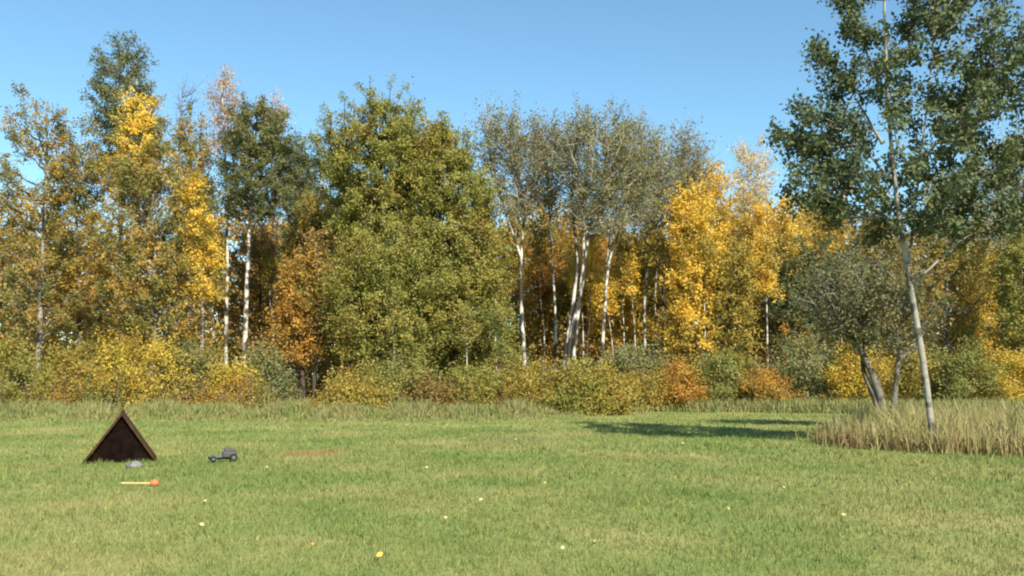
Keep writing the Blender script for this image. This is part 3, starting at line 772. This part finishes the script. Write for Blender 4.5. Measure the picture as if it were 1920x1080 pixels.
# ------------------------------------------------------------------ shrubs along the wood edge
SH = 'shrubs along the wood edge'
for k, (lab, Y, out, mat, n) in enumerate((
    ('golden yellow shrub at the left edge of the lawn', 35.5, [(630, 215, 290), (660, 190, 330), (710, 185, 345), (765, 195, 335)], YELLOW, 52),
    ('sage green shrub right of the golden yellow shrub', 36, [(655, 320, 375), (690, 310, 395), (730, 310, 395), (768, 320, 385)], SAGE, 34),
    ('orange-yellow shrub at the foot of the thin white trunk', 36.5, [(645, 360, 410), (675, 350, 425), (715, 352, 435), (760, 365, 430)], OCHRE, 38),
    ('bright yellow bush at the foot of the bright white trunk', 35.8, [(690, 438, 465), (712, 420, 475), (735, 415, 480), (768, 425, 470)], YELLOW, 30),
    ('dark sage shrub left of the dark hollow', 36.5, [(660, 470, 520), (695, 460, 540), (735, 465, 545), (768, 475, 535)], SAGE, 32),
    ('golden shrub in front of the dark hollow', 35, [(695, 655, 690), (715, 630, 715), (740, 605, 725), (775, 595, 720)], OCHRE, 44),
    ('dark green shrub beneath the bushy green tree', 36.5, [(650, 720, 780), (690, 700, 810), (730, 700, 820), (770, 715, 810)], GREEN, 44),
    ('yellow-green shrub below the broad green tree', 36.5, [(690, 850, 905), (715, 835, 925), (745, 835, 930), (775, 845, 920)], YGREEN, 38),
    ('reddish brown shrub between two green shrubs', 36, [(715, 770, 815), (735, 755, 840), (760, 755, 845), (778, 765, 835)], BROWN, 26),
    ('green shrub at the right foot of the broad green tree', 38, [(660, 920, 960), (700, 905, 985), (740, 905, 985), (772, 915, 975)], GREEN, 34),
    ('ochre shrub under the patchy black and white aspen', 37.5, [(682, 965, 1010), (710, 950, 1040), (745, 955, 1045), (778, 970, 1035)], OCHRE, 42),
    ('olive yellow shrub under the crossing aspen stems', 37.2, [(680, 1040, 1095), (705, 1020, 1120), (745, 1015, 1125), (778, 1025, 1115)], YGREEN, 48),
    ('ochre shrub at the lawn corner below the forked aspen', 37.4, [(690, 1110, 1150), (715, 1090, 1175), (748, 1090, 1180), (777, 1100, 1165)], OCHRE, 42),
    ('grey-green shrub under the straight white trunk', 43, [(645, 1140, 1190), (665, 1130, 1225), (690, 1125, 1240), (740, 1135, 1230)], SAGE, 44),
    ('tawny orange shrub right of the lawn corner', 41, [(695, 1180, 1220), (715, 1165, 1245), (740, 1165, 1250), (765, 1175, 1240)], OCHRE, 36),
    ('bright orange shrub under the brightest golden tree', 41.3, [(675, 1255, 1290), (700, 1240, 1310), (730, 1235, 1315), (760, 1245, 1305)], ORANGE, 34),
    ('green shrub right of the bright orange shrub', 42, [(655, 1320, 1370), (685, 1300, 1390), (720, 1300, 1395), (758, 1310, 1385)], GREEN, 44),
    ('flame orange shrub at the far side of the shaded lawn', 41.3, [(690, 1410, 1450), (710, 1395, 1465), (735, 1390, 1468), (760, 1400, 1460)], ORANGE, 32),
    ('large sage green shrub under the dark green tree', 42, [(630, 1460, 1530), (665, 1440, 1570), (710, 1440, 1580), (755, 1450, 1565)], SAGE, 66),
    ('yellow shrub behind the leaning grey trunk', 41, [(655, 1580, 1625), (680, 1560, 1650), (710, 1560, 1655), (750, 1570, 1640)], YELLOW, 38),
    ('ochre shrub right of the leaning grey trunk', 41, [(650, 1680, 1730), (680, 1660, 1760), (720, 1660, 1765), (755, 1670, 1750)], OCHRE, 40),
    ('green shrub behind the tall poplar trunk', 40, [(640, 1770, 1820), (680, 1750, 1850), (720, 1750, 1855), (758, 1760, 1840)], GREEN, 42),
    ('golden shrub at the far right edge of the wood', 40, [(650, 1870, 1920), (685, 1850, 1950), (725, 1850, 1955), (758, 1860, 1940)], YELLOW, 42),
    ('olive shrub at the far left end of the wood', 36, [(640, 20, 90), (680, 0, 120), (720, 0, 125), (768, 10, 110)], YGREEN, 46),
    ('orange-brown shrub left of the golden yellow shrub', 36, [(650, 120, 180), (690, 105, 205), (730, 105, 210), (768, 115, 200)], OCHRE, 42),
    ('sage shrub between the bright orange and the tawny shrub', 43.5, [(668, 1215, 1250), (695, 1205, 1265), (720, 1205, 1265), (750, 1210, 1260)], SAGE, 26),
    ('olive shrub left of the flame orange shrub', 42.3, [(665, 1365, 1400), (690, 1355, 1415), (720, 1355, 1415), (755, 1360, 1410)], YGREEN, 28),
)):
    shrub(lab, Y, out, mat, n=n, seed=k, group=SH)


# ------------------------------------------------------------------ undergrowth and the far wood: one mass each
def mass(name, label, cat, x_range, y_range, top, n_clump, per, size, mats, seed, sig=.5, bottom=0.0):
    r = np.random.default_rng(seed)
    k = len(mats)
    X = r.uniform(*x_range, n_clump); Yv = r.uniform(*y_range, n_clump)
    T = top(X, Yv)
    Z = ground_z(X, Yv) + bottom + T * r.uniform(0, 1, n_clump) ** .8
    mi = (np.floor((np.sin(X * .35 + Yv * .21) + np.sin(X * .9 + 2) * .5 + r.normal(size=n_clump) * .5 + 2.2) / 4.4 * k)).astype(int).clip(0, k - 1)
    C = np.stack([X, Yv, Z], -1)
    li = np.repeat(np.arange(n_clump), per)
    P = C[li] + r.normal(size=(len(li), 3)) * sig * np.array([1, 1, .8])
    P[:, 2] = np.maximum(P[:, 2], 0.02)
    v, q = leaf_batch(P, size, r, tri=True)
    me = mesh_np(name, v, q)
    for mm in mats: me.materials.append(mm)
    me.polygons.foreach_set('material_index', mi[li].astype(np.int32))
    o = link(name, me)
    tag(o, label, cat, kind='stuff')
    return o


def thicket():
    r = np.random.default_rng(93)
    n = 3300
    X = r.uniform(-27, 29, n)
    Yv = np.interp(X, [-30, -14, -8, -5.5, -1.5, .6, 3.0, 4.5, 8, 14, 30], [33.8, 33.8, 34.4, 35.8, 35.4, 36, 37, 40.3, 41.2, 40.5, 40]) + np.abs(r.normal(size=n)) * 2.0
    T = (1.15 + .5 * np.sin(X * .8 + 1) + .35 * np.sin(X * 2.1)) * r.uniform(.3, 1.5, n)
    hollow = np.abs(X + 8.0) < 1.1
    T = np.where(hollow, T * .25, T)
    mats = [OCHRE, SAGE, YGREEN, BROWN, ORANGE, OCHRE]
    mi = np.floor((np.sin(X * 1.1 + Yv * .6) + np.sin(X * 2.7 + 2) * .6 + r.normal(size=n) * .6 + 2.4) / 4.8 * 6).astype(int).clip(0, 5)
    per = 44
    li = np.repeat(np.arange(n), per)
    h = r.uniform(.02, 1, len(li)) ** .8
    b = r.normal(size=(n, 2)) * .22
    P = np.stack([X[li] + b[li, 0] * h + r.normal(size=len(li)) * .10, Yv[li] + b[li, 1] * h + r.normal(size=len(li)) * .10, ground_z(X[li], Yv[li]) + .03 + h * T[li]], -1)
    v, q = leaf_batch(P, .088, r, None, .0, .45, tri=True)
    me = mesh_np('thicket', v, q)
    for mm in mats: me.materials.append(mm)
    me.polygons.foreach_set('material_index', mi[li].astype(np.int32))
    tag(link('thicket', me), 'low mixed brush and weeds growing between the shrubs', 'brush', kind='stuff')


thicket()


def dry_stems():
    r = np.random.default_rng(94)
    n = 1500
    X = r.uniform(-27, 29, n)
    Yv = np.interp(X, [-30, -14, -8, -5.5, -1.5, .6, 4.5, 8, 14, 30], [34, 34, 34.6, 35.6, 35.6, 36, 41, 42.5, 41.5, 40]) + np.abs(r.normal(size=n)) * 2.2
    H = r.uniform(.6, 1.9, n) * np.where(np.abs(X + 8.0) < 1.2, .3, 1)
    B = np.stack([X, Yv, ground_z(X, Yv)], -1)
    d = r.normal(size=(n, 3)) * .16; d[:, 2] = 1
    u = np.linspace(0, 1, 3)
    P = B[:, None] + d[:, None] * (H[:, None] * u)[..., None]
    P[:, 2, :2] += r.normal(size=(n, 2)) * .12
    v, q = tube_batch(P, np.repeat(np.linspace(.012, .005, 3)[None], n, 0), 3)
    tag(link('dry_stems', mesh_np('dry_stems', v, q, True), TWIG), 'dry bare stems standing among the brush', 'stems', kind='stuff')


dry_stems()
mass('undergrowth', 'tangled brown and olive undergrowth among the trunks', 'undergrowth', (-34, 36), (45, 56),
     lambda x, y: 3.6 + 1.2 * np.sin(x * .5) + .7 * np.sin(x * 1.7), 3800, 34, .17, [BROWN, ORANGE, OCHRE, BROWN, GOLDMIX, ORANGE], 91)
mass('far_wood', 'distant autumn wood seen as one mass behind the trees', 'wood', (-52, 54), (60, 80),
     lambda x, y: 12.0 + 1.4 * np.sin(x * .33 + 1) + 1.0 * np.sin(x * .9), 6200, 24, .40, [OLIVE, OCHRE, ORANGE, BROWN, OCHRE], 92, sig=.7)


# ------------------------------------------------------------------ grass
def blades(X, Y, H, W, r, lean=.35, seg=1, Z=None):
    n = len(X)
    Z = ground_z(X, Y) if Z is None else Z
    a = r.uniform(0, 2 * np.pi, n)
    d = np.stack([np.cos(a), np.sin(a), np.zeros(n)], -1)
    b = r.uniform(0, 2 * np.pi, n)
    l = (np.abs(r.normal(size=n)) * lean * H)[:, None] * np.stack([np.cos(b), np.sin(b), np.zeros(n)], -1)
    B = np.stack([X, Y, Z], -1)
    up = np.array([0, 0, 1.0])
    w = (W / 2)[:, None] * d
    if seg == 1:
        V = np.stack([B - w, B + w, B + l + H[:, None] * up], 1)
        return V.reshape(-1, 3), np.arange(n * 3).reshape(n, 3)
    M = B + l * .3 + H[:, None] * up * .62
    T = B + l + H[:, None] * up * .97
    V = np.stack([B - w * .7, B + w * .7, M + w, M - w, T + w * .1, T - w * .1], 1)
    i = np.arange(n)[:, None] * 6
    Q = np.concatenate([i + np.array([[0, 1, 2, 3]]), i + np.array([[3, 2, 4, 5]])])
    return V.reshape(-1, 3), Q


r = np.random.default_rng(11)
acc = Acc()
for (y0, y1, dens, h, w) in ((4.5, 8.5, 1400, .045, .008), (8.5, 12, 850, .05, .011), (12, 17, 450, .06, .014), (17, 26, 170, .065, .022), (26, 40, 60, .07, .034)):
    hw0 = y1 * .60 + 1.5
    n = int((y1 - y0) * 2 * hw0 * dens)
    X = r.uniform(-hw0, hw0, n); Yv = r.uniform(y0, y1, n)
    tuft = .5 + .5 * np.sin(X * 3.1 + 1.7 * np.sin(Yv * 2.3)) * np.sin(Yv * 3.7 + X)
    H = h * r.uniform(.5, 1.3, n) * (.75 + .5 * tuft)
    v, q = blades(X, Yv, H, w * r.uniform(.6, 1.3, n), r, .6)
    acc.add(v, q)
nt = 1000                                   # taller tufts the mower left standing
tx_ = r.uniform(-9, 9, nt); ty_ = r.uniform(4.6, 20, nt)
k_ = np.repeat(np.arange(nt), 11)
v, q = blades(tx_[k_] + r.normal(size=len(k_)) * .035, ty_[k_] + r.normal(size=len(k_)) * .035, r.uniform(.05, .125, len(k_)), r.uniform(.006, .012, len(k_)) * np.clip(ty_[k_] / 9, .8, 2), r, .45)
acc.add(v, q)
go = link('lawn_grass', acc.mesh('lawn_grass'), BLADE)
tag(go, 'short mown grass covering the sunny lawn', 'grass', kind='stuff')

STRAW = leaf_mat('grass_straw', [(.30, .26, .10), (.40, .34, .15), (.22, .22, .075), (.46, .38, .19)],
                 [(.20, .22, .07), (.28, .27, .10)], mix=(.45, .62), scale=.7, transl=.25)
STRAWR = leaf_mat('grass_ripe', [(.33, .27, .11), (.44, .36, .16), (.25, .23, .08), (.50, .42, .21)],
                  [(.26, .25, .085), (.34, .29, .11)], mix=(.45, .6), scale=.9, transl=.25)
RUSSET = leaf_mat('weed_russet', [(.20, .125, .06), (.27, .17, .075), (.17, .15, .06), (.31, .21, .09)], None, transl=.2)
GRASSG = leaf_mat('grass_rank_green', [(.16, .20, .055), (.22, .25, .07), (.28, .27, .10), (.13, .17, .05)],
                  [(.30, .27, .11), (.24, .23, .08)], mix=(.45, .62), scale=.6, transl=.25)


def tall_grass(name, label, mat, X, Yv, H, W, r, lean=.35):
    v, q = blades(X, Yv, H, W, r, lean, 2)
    return tag(link(name, mesh_np(name, v, q), mat), label, 'grass', kind='stuff')


# left and middle fringe between lawn and shrubs
n = 34000
X = r.uniform(-26, 3.3, n)
front = np.interp(X, [-30, -14, -8.0, -5.5, -1.5, .6, 1.6, 3.3], [31.0, 30.6, 31.2, 31.6, 32.2, 33.2, 35.5, 37.5]) + .35 * np.sin(X * 1.9) + .25 * np.sin(X * 4.3)
Yv = front + np.abs(r.normal(size=n)) ** 1.2 * 1.7 - .5 * np.abs(r.normal(size=n))
lump = .5 + .5 * np.sin(X * 2.1 + np.sin(Yv * 1.3) * 2) * np.sin(X * .67 + 1)
H = r.uniform(.18, .5, n) * (.6 + .8 * lump) * np.clip((Yv - front) / .9 + .45, .18, 1.25)
tall_grass('tall_grass', 'rank pale green grass along the left and middle edge of the lawn', GRASSG, X, Yv, H, .03 * r.uniform(.6, 1.5, n), r)
# fringe behind the shaded lawn on the right
n = 22000
X = r.uniform(3.6, 30, n)
front = np.interp(X, [3, 5, 8, 12, 16, 30], [39.0, 40.2, 40.0, 38.0, 34, 33]) + .3 * np.sin(X * 2.1)
Yv = front + np.abs(r.normal(size=n)) * 2.0
H = r.uniform(.2, .6, n) * np.clip((Yv - front) / .9 + .4, .4, 1.1)
tall_grass('tall_grass', 'pale grass strip behind the shaded lawn at right', GRASSG, X, Yv, H, .034 * r.uniform(.6, 1.5, n), r)
# the big stand of ripe grass on the right
n = 26000
X = r.uniform(6.0, 16, n); Yv = r.uniform(16.4, 26, n)
edge_x = np.interp(Yv, [16.0, 17.3, 19.0, 20.8, 22.5, 26], [8.6, 7.5, 6.7, 6.75, 7.6, 9.6]) + .15 * np.sin(Yv * 5) + r.normal(size=n) * .22 - .5 * (r.uniform(size=n) < .06)
front = np.interp(X, [6, 8, 10, 12, 16], [20, 17.6, 16.9, 16.6, 16.5]) + r.normal(size=n) * .25
ok = (X > edge_x) & (Yv > front)
X, Yv = X[ok], Yv[ok]
e = np.clip(np.minimum(X - edge_x[ok], Yv - front[ok]) / .8, 0, 1)
H = r.uniform(.3, 1.0, len(X)) * (.45 + .55 * e) * (.8 + .35 * np.sin(X * 2.3) * np.sin(Yv * 1.9 + 1))
tall_grass('tall_grass', 'stand of ripe straw-coloured grass on the right of the lawn', STRAWR, X, Yv, H, .013 * r.uniform(.6, 1.6, len(X)), r, .42)
n = 16000
X = r.uniform(6.0, 16, n); Yv = r.uniform(16.4, 22, n)
edge_x = np.interp(Yv, [16.0, 17.3, 19.0, 20.8, 22.5, 26], [8.5, 7.4, 6.6, 6.65, 7.5, 9.5])
front = np.interp(X, [6, 8, 10, 12, 16], [19.9, 17.5, 16.8, 16.5, 16.4])
ok = (X > edge_x) & (Yv > front) & (np.minimum(X - edge_x, Yv - front) < r.uniform(.2, 1.6, n))
X, Yv = X[ok], Yv[ok]
tall_grass('weeds', 'low russet weeds fringing the ripe grass at right', RUSSET, X, Yv, r.uniform(.12, .42, len(X)), .022 * r.uniform(.6, 1.6, len(X)), r, .5)


# ------------------------------------------------------------------ small things on the lawn
def box(cx, cy, cz, sx, sy, sz, rot=None, off=(0, 0, 0)):
    v = np.array([[x, y, z] for x in (-.5, .5) for y in (-.5, .5) for z in (-.5, .5)]) * np.array([sx, sy, sz]) + np.array([cx, cy, cz])
    f = np.array([[0, 1, 3, 2], [4, 6, 7, 5], [0, 4, 5, 1], [2, 3, 7, 6], [0, 2, 6, 4], [1, 5, 7, 3]])
    return v, f


def roty(v, a):
    c, s = math.cos(a), math.sin(a)
    return v @ np.array([[c, 0, -s], [0, 1, 0], [s, 0, c]])


def bevel(o, w, seg=2):
    mdf = o.modifiers.new('bevel', 'BEVEL'); mdf.width = w; mdf.segments = seg; mdf.limit_method = 'ANGLE'
    return o


STAIN = plain_mat('dark_stained_board', (.05, .026, .014), .75, .25, .35, 6)
STAIN2 = plain_mat('brown_board_edge', (.055, .027, .013), .8, .08, .4, 9)
# A-frame: slopes 0.6 m up in 0.43 m; ridge runs away from the camera
q0 = lawn_at(225, 866)
a_rot = math.radians(21)
a_root = thing('board_shelter', 'dark brown board A-frame standing on the lawn at left', 'shelter', q0)
a_root.rotation_euler = (0, 0, a_rot)
ht, hwid, dep = .86, .60, .9
sl = math.hypot(ht, hwid); ang = math.atan2(ht, hwid)
nb = 5
for s in (-1, 1):
    for k in range(nb):          # each slope is laid from boards running along the ridge
        t = (k + .5) / nb
        bl = sl / nb - .008
        v, f = box(0, 0, 0, bl, dep, .022)
        v = roty(v, s * ang) + np.array([s * hwid * t, dep / 2, ht * (1 - t) + .012])
        bevel(link('board', mesh_np('board', v, f), STAIN2 if k == nb - 1 else STAIN, a_root), .004)
GABLE_SHADE = plain_mat('gable_shade', (.009, .005, .004), .95, .02, .5, 7)  # near-black colour carries the shadow inside the open A-frame
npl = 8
for k in range(npl):             # added upright planks cut to the slope, painted as the open inside's shade
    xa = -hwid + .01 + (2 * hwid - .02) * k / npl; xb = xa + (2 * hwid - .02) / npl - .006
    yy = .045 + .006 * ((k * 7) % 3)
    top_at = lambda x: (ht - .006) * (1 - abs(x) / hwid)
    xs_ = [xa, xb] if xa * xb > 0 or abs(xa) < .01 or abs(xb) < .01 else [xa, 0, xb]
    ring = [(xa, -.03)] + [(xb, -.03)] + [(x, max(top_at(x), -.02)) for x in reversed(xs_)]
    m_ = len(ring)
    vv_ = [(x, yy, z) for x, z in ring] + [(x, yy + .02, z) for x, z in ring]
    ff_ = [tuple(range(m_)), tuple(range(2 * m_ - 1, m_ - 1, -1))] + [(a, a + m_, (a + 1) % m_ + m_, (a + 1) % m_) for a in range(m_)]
    me = bpy.data.meshes.new('shade_plank'); me.from_pydata(vv_, [], ff_)
    link('shade_plank', me, GABLE_SHADE, a_root)
me = bpy.data.meshes.new('shade_backing')  # added dark sheet so the gaps between planks look shaded
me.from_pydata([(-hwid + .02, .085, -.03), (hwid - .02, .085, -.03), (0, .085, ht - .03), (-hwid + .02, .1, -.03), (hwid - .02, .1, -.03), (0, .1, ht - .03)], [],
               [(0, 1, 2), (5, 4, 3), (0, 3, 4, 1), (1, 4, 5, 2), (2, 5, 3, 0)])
link('shade_backing', me, GABLE_SHADE, a_root)
for s_ in (-1, 1):               # barge boards along the sloping edges
    v, f = box(0, 0, 0, sl + .03, .02, .036)
    v = roty(v, s_ * ang) + np.array([s_ * (hwid / 2 + .004), -.012, ht / 2 - .012])
    bevel(link('barge_board', mesh_np('barge_board', v, f), STAIN2, a_root), .004)
v, f = box(0, dep / 2, ht + .02, .05, dep + .02, .03)
bevel(link('ridge_cap', mesh_np('ridge_cap', v, f), STAIN2, a_root), .006)

# pale grey stone at its foot
q = lawn_at(252, 876)
import bmesh
bm = bmesh.new()
bmesh.ops.create_icosphere(bm, subdivisions=3, radius=1)
rr = random.Random(4)
for vv in bm.verts:
    n_ = 1 + .16 * math.sin(vv.co.x * 4 + 1) + .08 * math.sin(vv.co.y * 5 + vv.co.z * 3) + rr.uniform(-.02, .02)
    vv.co = Vector((vv.co.x * .15 * n_, vv.co.y * .12 * n_, max(vv.co.z, -.6) * .075 * n_ + .035))
me = bpy.data.meshes.new('stone'); bm.to_mesh(me); bm.free()
st = link('stone', me, plain_mat('pale_stone', (.17, .165, .165), .9, .1, .45, 9), None, q)
tag(st, 'grey stone lying in front of the brown A-frame', 'stone')

# orange-headed stake lying on the grass
q = lawn_at(262, 912)
stake = thing('stake', 'pale stake with an orange head lying on the grass at left', 'stake', q)
stake.rotation_euler = (0, 0, math.radians(6))
P = np.array([[[-.24, 0, .05], [-.1, 0, .047], [.1, 0, .044], [.17, 0, .042]]])
v, f = tube_batch(P, np.full((1, 4), .014), 8)
link('shaft', mesh_np('shaft', v, f, True), plain_mat('pale_wood', (.50, .36, .15), .6, .3, .15, 12), stake)
bm = bmesh.new()
bmesh.ops.create_uvsphere(bm, u_segments=16, v_segments=10, radius=.048)
for vv in bm.verts: vv.co = Vector((vv.co.x * 1.25 + .19, vv.co.y, vv.co.z + .048))
me = bpy.data.meshes.new('head'); bm.to_mesh(me); bm.free()
for p_ in me.polygons: p_.use_smooth = True
link('head', me, plain_mat('orange_plastic', (.62, .15, .05), .45, .4, .1, 10), stake)

# small grey toy truck
q = lawn_at(417, 866)
truck = thing('toy_truck', 'small grey toy truck with dark wheels standing on the lawn', 'toy truck', q)
truck.rotation_euler = (0, 0, math.radians(22))
GREYP = plain_mat('grey_plastic', (.06, .055, .052), .7, .4, .12, 12)
LGREY = plain_mat('light_grey_plastic', (.10, .10, .10), .65, .4, .1, 12)
RUB = plain_mat('rubber', (.022, .02, .02), .85, .2, .2, 30)
v, f = box(.12, 0, .135, .25, .17, .11); v[v[:, 2] > .15] *= np.array([.97, .86, 1]); bevel(link('body', mesh_np('body', v, f), GREYP, truck), .02, 3)
v, f = box(.10, 0, .215, .15, .13, .06); v[v[:, 2] > .22] *= np.array([.8, .8, 1]); bevel(link('cab', mesh_np('cab', v, f), GREYP, truck), .015, 3)
v, f = box(-.11, 0, .10, .21, .13, .05); v[v[:, 0] < -.15] *= np.array([1, .85, .92]); bevel(link('bonnet', mesh_np('bonnet', v, f), LGREY, truck), .015, 3)
v, f = box(0, 0, .065, .42, .07, .03); bevel(link('chassis', mesh_np('chassis', v, f), RUB, truck), .006)
v, f = box(-.23, 0, .075, .025, .16, .035); bevel(link('bumper', mesh_np('bumper', v, f), RUB, truck), .008)
v, f = box(.10, 0, .218, .151, .10, .03); v[v[:, 2] > .22] *= np.array([.9, .9, 1]); bevel(link('windscreen', mesh_np('windscreen', v, f), RUB, truck), .004)


def lathe(prof, seg=20):
    prof = np.array(prof); k = len(prof)
    a = np.arange(seg) / seg * 2 * np.pi
    V = np.stack([prof[:, None, 1] * np.cos(a), np.repeat(prof[:, :1], seg, 1), prof[:, None, 1] * np.sin(a)], -1).reshape(-1, 3)
    i = np.arange(k * seg).reshape(k, seg)
    Q = np.stack([i[:-1], np.roll(i[:-1], -1, 1), np.roll(i[1:], -1, 1), i[1:]], -1).reshape(-1, 4)
    return V, Q


for (wx, wr) in ((-.16, .052), (.18, .068)):
    v, f = lathe([(-.028, wr * .55), (-.03, wr * .9), (-.02, wr), (.02, wr), (.03, wr * .9), (.028, wr * .55), (-.028, wr * .55)])
    tyre_me = mesh_np('tyre', v, f, True); tyre_me.materials.append(RUB)
    v, f = lathe([(-.02, .001), (-.024, wr * .3), (-.02, wr * .56), (.02, wr * .56), (.024, wr * .3), (.02, .001)])
    rim_me = mesh_np('rim', v, f, True); rim_me.materials.append(LGREY)
    for s in (-1, 1):
        w_ = link('wheel', tyre_me, None, truck, (wx, s * .105, wr + .012))
        link('rim', rim_me, None, w_)

# fallen leaves
LEAFY = plain_mat('fallen_leaf_pale', (.44, .38, .17), .7, .2, .15, 30)
LEAFO = plain_mat('fallen_leaf_orange', (.70, .26, .05), .7, .2, .15, 30)
LEAFG = plain_mat('fallen_leaf_gold', (.78, .48, .08), .7, .2, .15, 30)
prof = np.array([[0, 0], [.22, .28], [.5, .40], [.78, .26], [1.0, 0]])
V = []
for (t, w_) in prof:
    for s in (-1, 0, 1):
        V.append([(t - .5), s * w_, .18 * abs(s) * w_ * 2 + .12 * (t - .5) ** 2 * 4 * .6])
V = np.array(V) * .055
Q = []
for k in range(4):
    for s in range(2):
        Q.append([k * 3 + s, k * 3 + s + 1, (k + 1) * 3 + s + 1, (k + 1) * 3 + s])
leaf_me = {}
for nm, mt in (('p', LEAFY), ('o', LEAFO), ('g', LEAFG)):
    me = mesh_np('fallen_leaf', V, np.array(Q), True); me.materials.append(mt); leaf_me[nm] = me
rr = random.Random(3)
spots = [(763, 800), (893, 799), (888, 804), (967, 830), (800, 887), (500, 884), (385, 948), (378, 995), (1582, 983), (1116, 1032),
         (1055, 1045), (1022, 918), (1280, 840), (1470, 928), (1366, 970), (835, 985),
         (902, 950), (870, 828)]
for k, (px, py) in enumerate(spots + [(586, 1035), (712, 1057), (385, 949)]):
    q = lawn_at(px, py)
    kind_ = 'p' if k < len(spots) else ('o', 'g', 'p')[k - len(spots)]
    if k == len(spots) + 2: continue
    o = link('fallen_leaf', leaf_me[kind_], None, None, q + np.array([0, 0, .045 if q[1] < 14 else .06]))
    o.rotation_euler = (rr.uniform(.3, 1.0), rr.uniform(-.4, .4), rr.uniform(-.8, .8))
    s_ = rr.uniform(.6, .95) * (1.3 if q[1] > 16 else 1)
    o.scale = (s_, s_, s_)
    if kind_ == 'p':
        tag(o, 'small pale yellow leaf fallen on the mown lawn', 'leaf', 'pale leaves scattered over the lawn')
    elif kind_ == 'o':
        tag(o, 'small red-orange leaf on the near lawn, left of the golden leaf', 'leaf')
    else:
        o.scale = (1.05, 1.05, 1.05)
        tag(o, 'golden orange leaf lying at the bottom edge of the lawn', 'leaf')
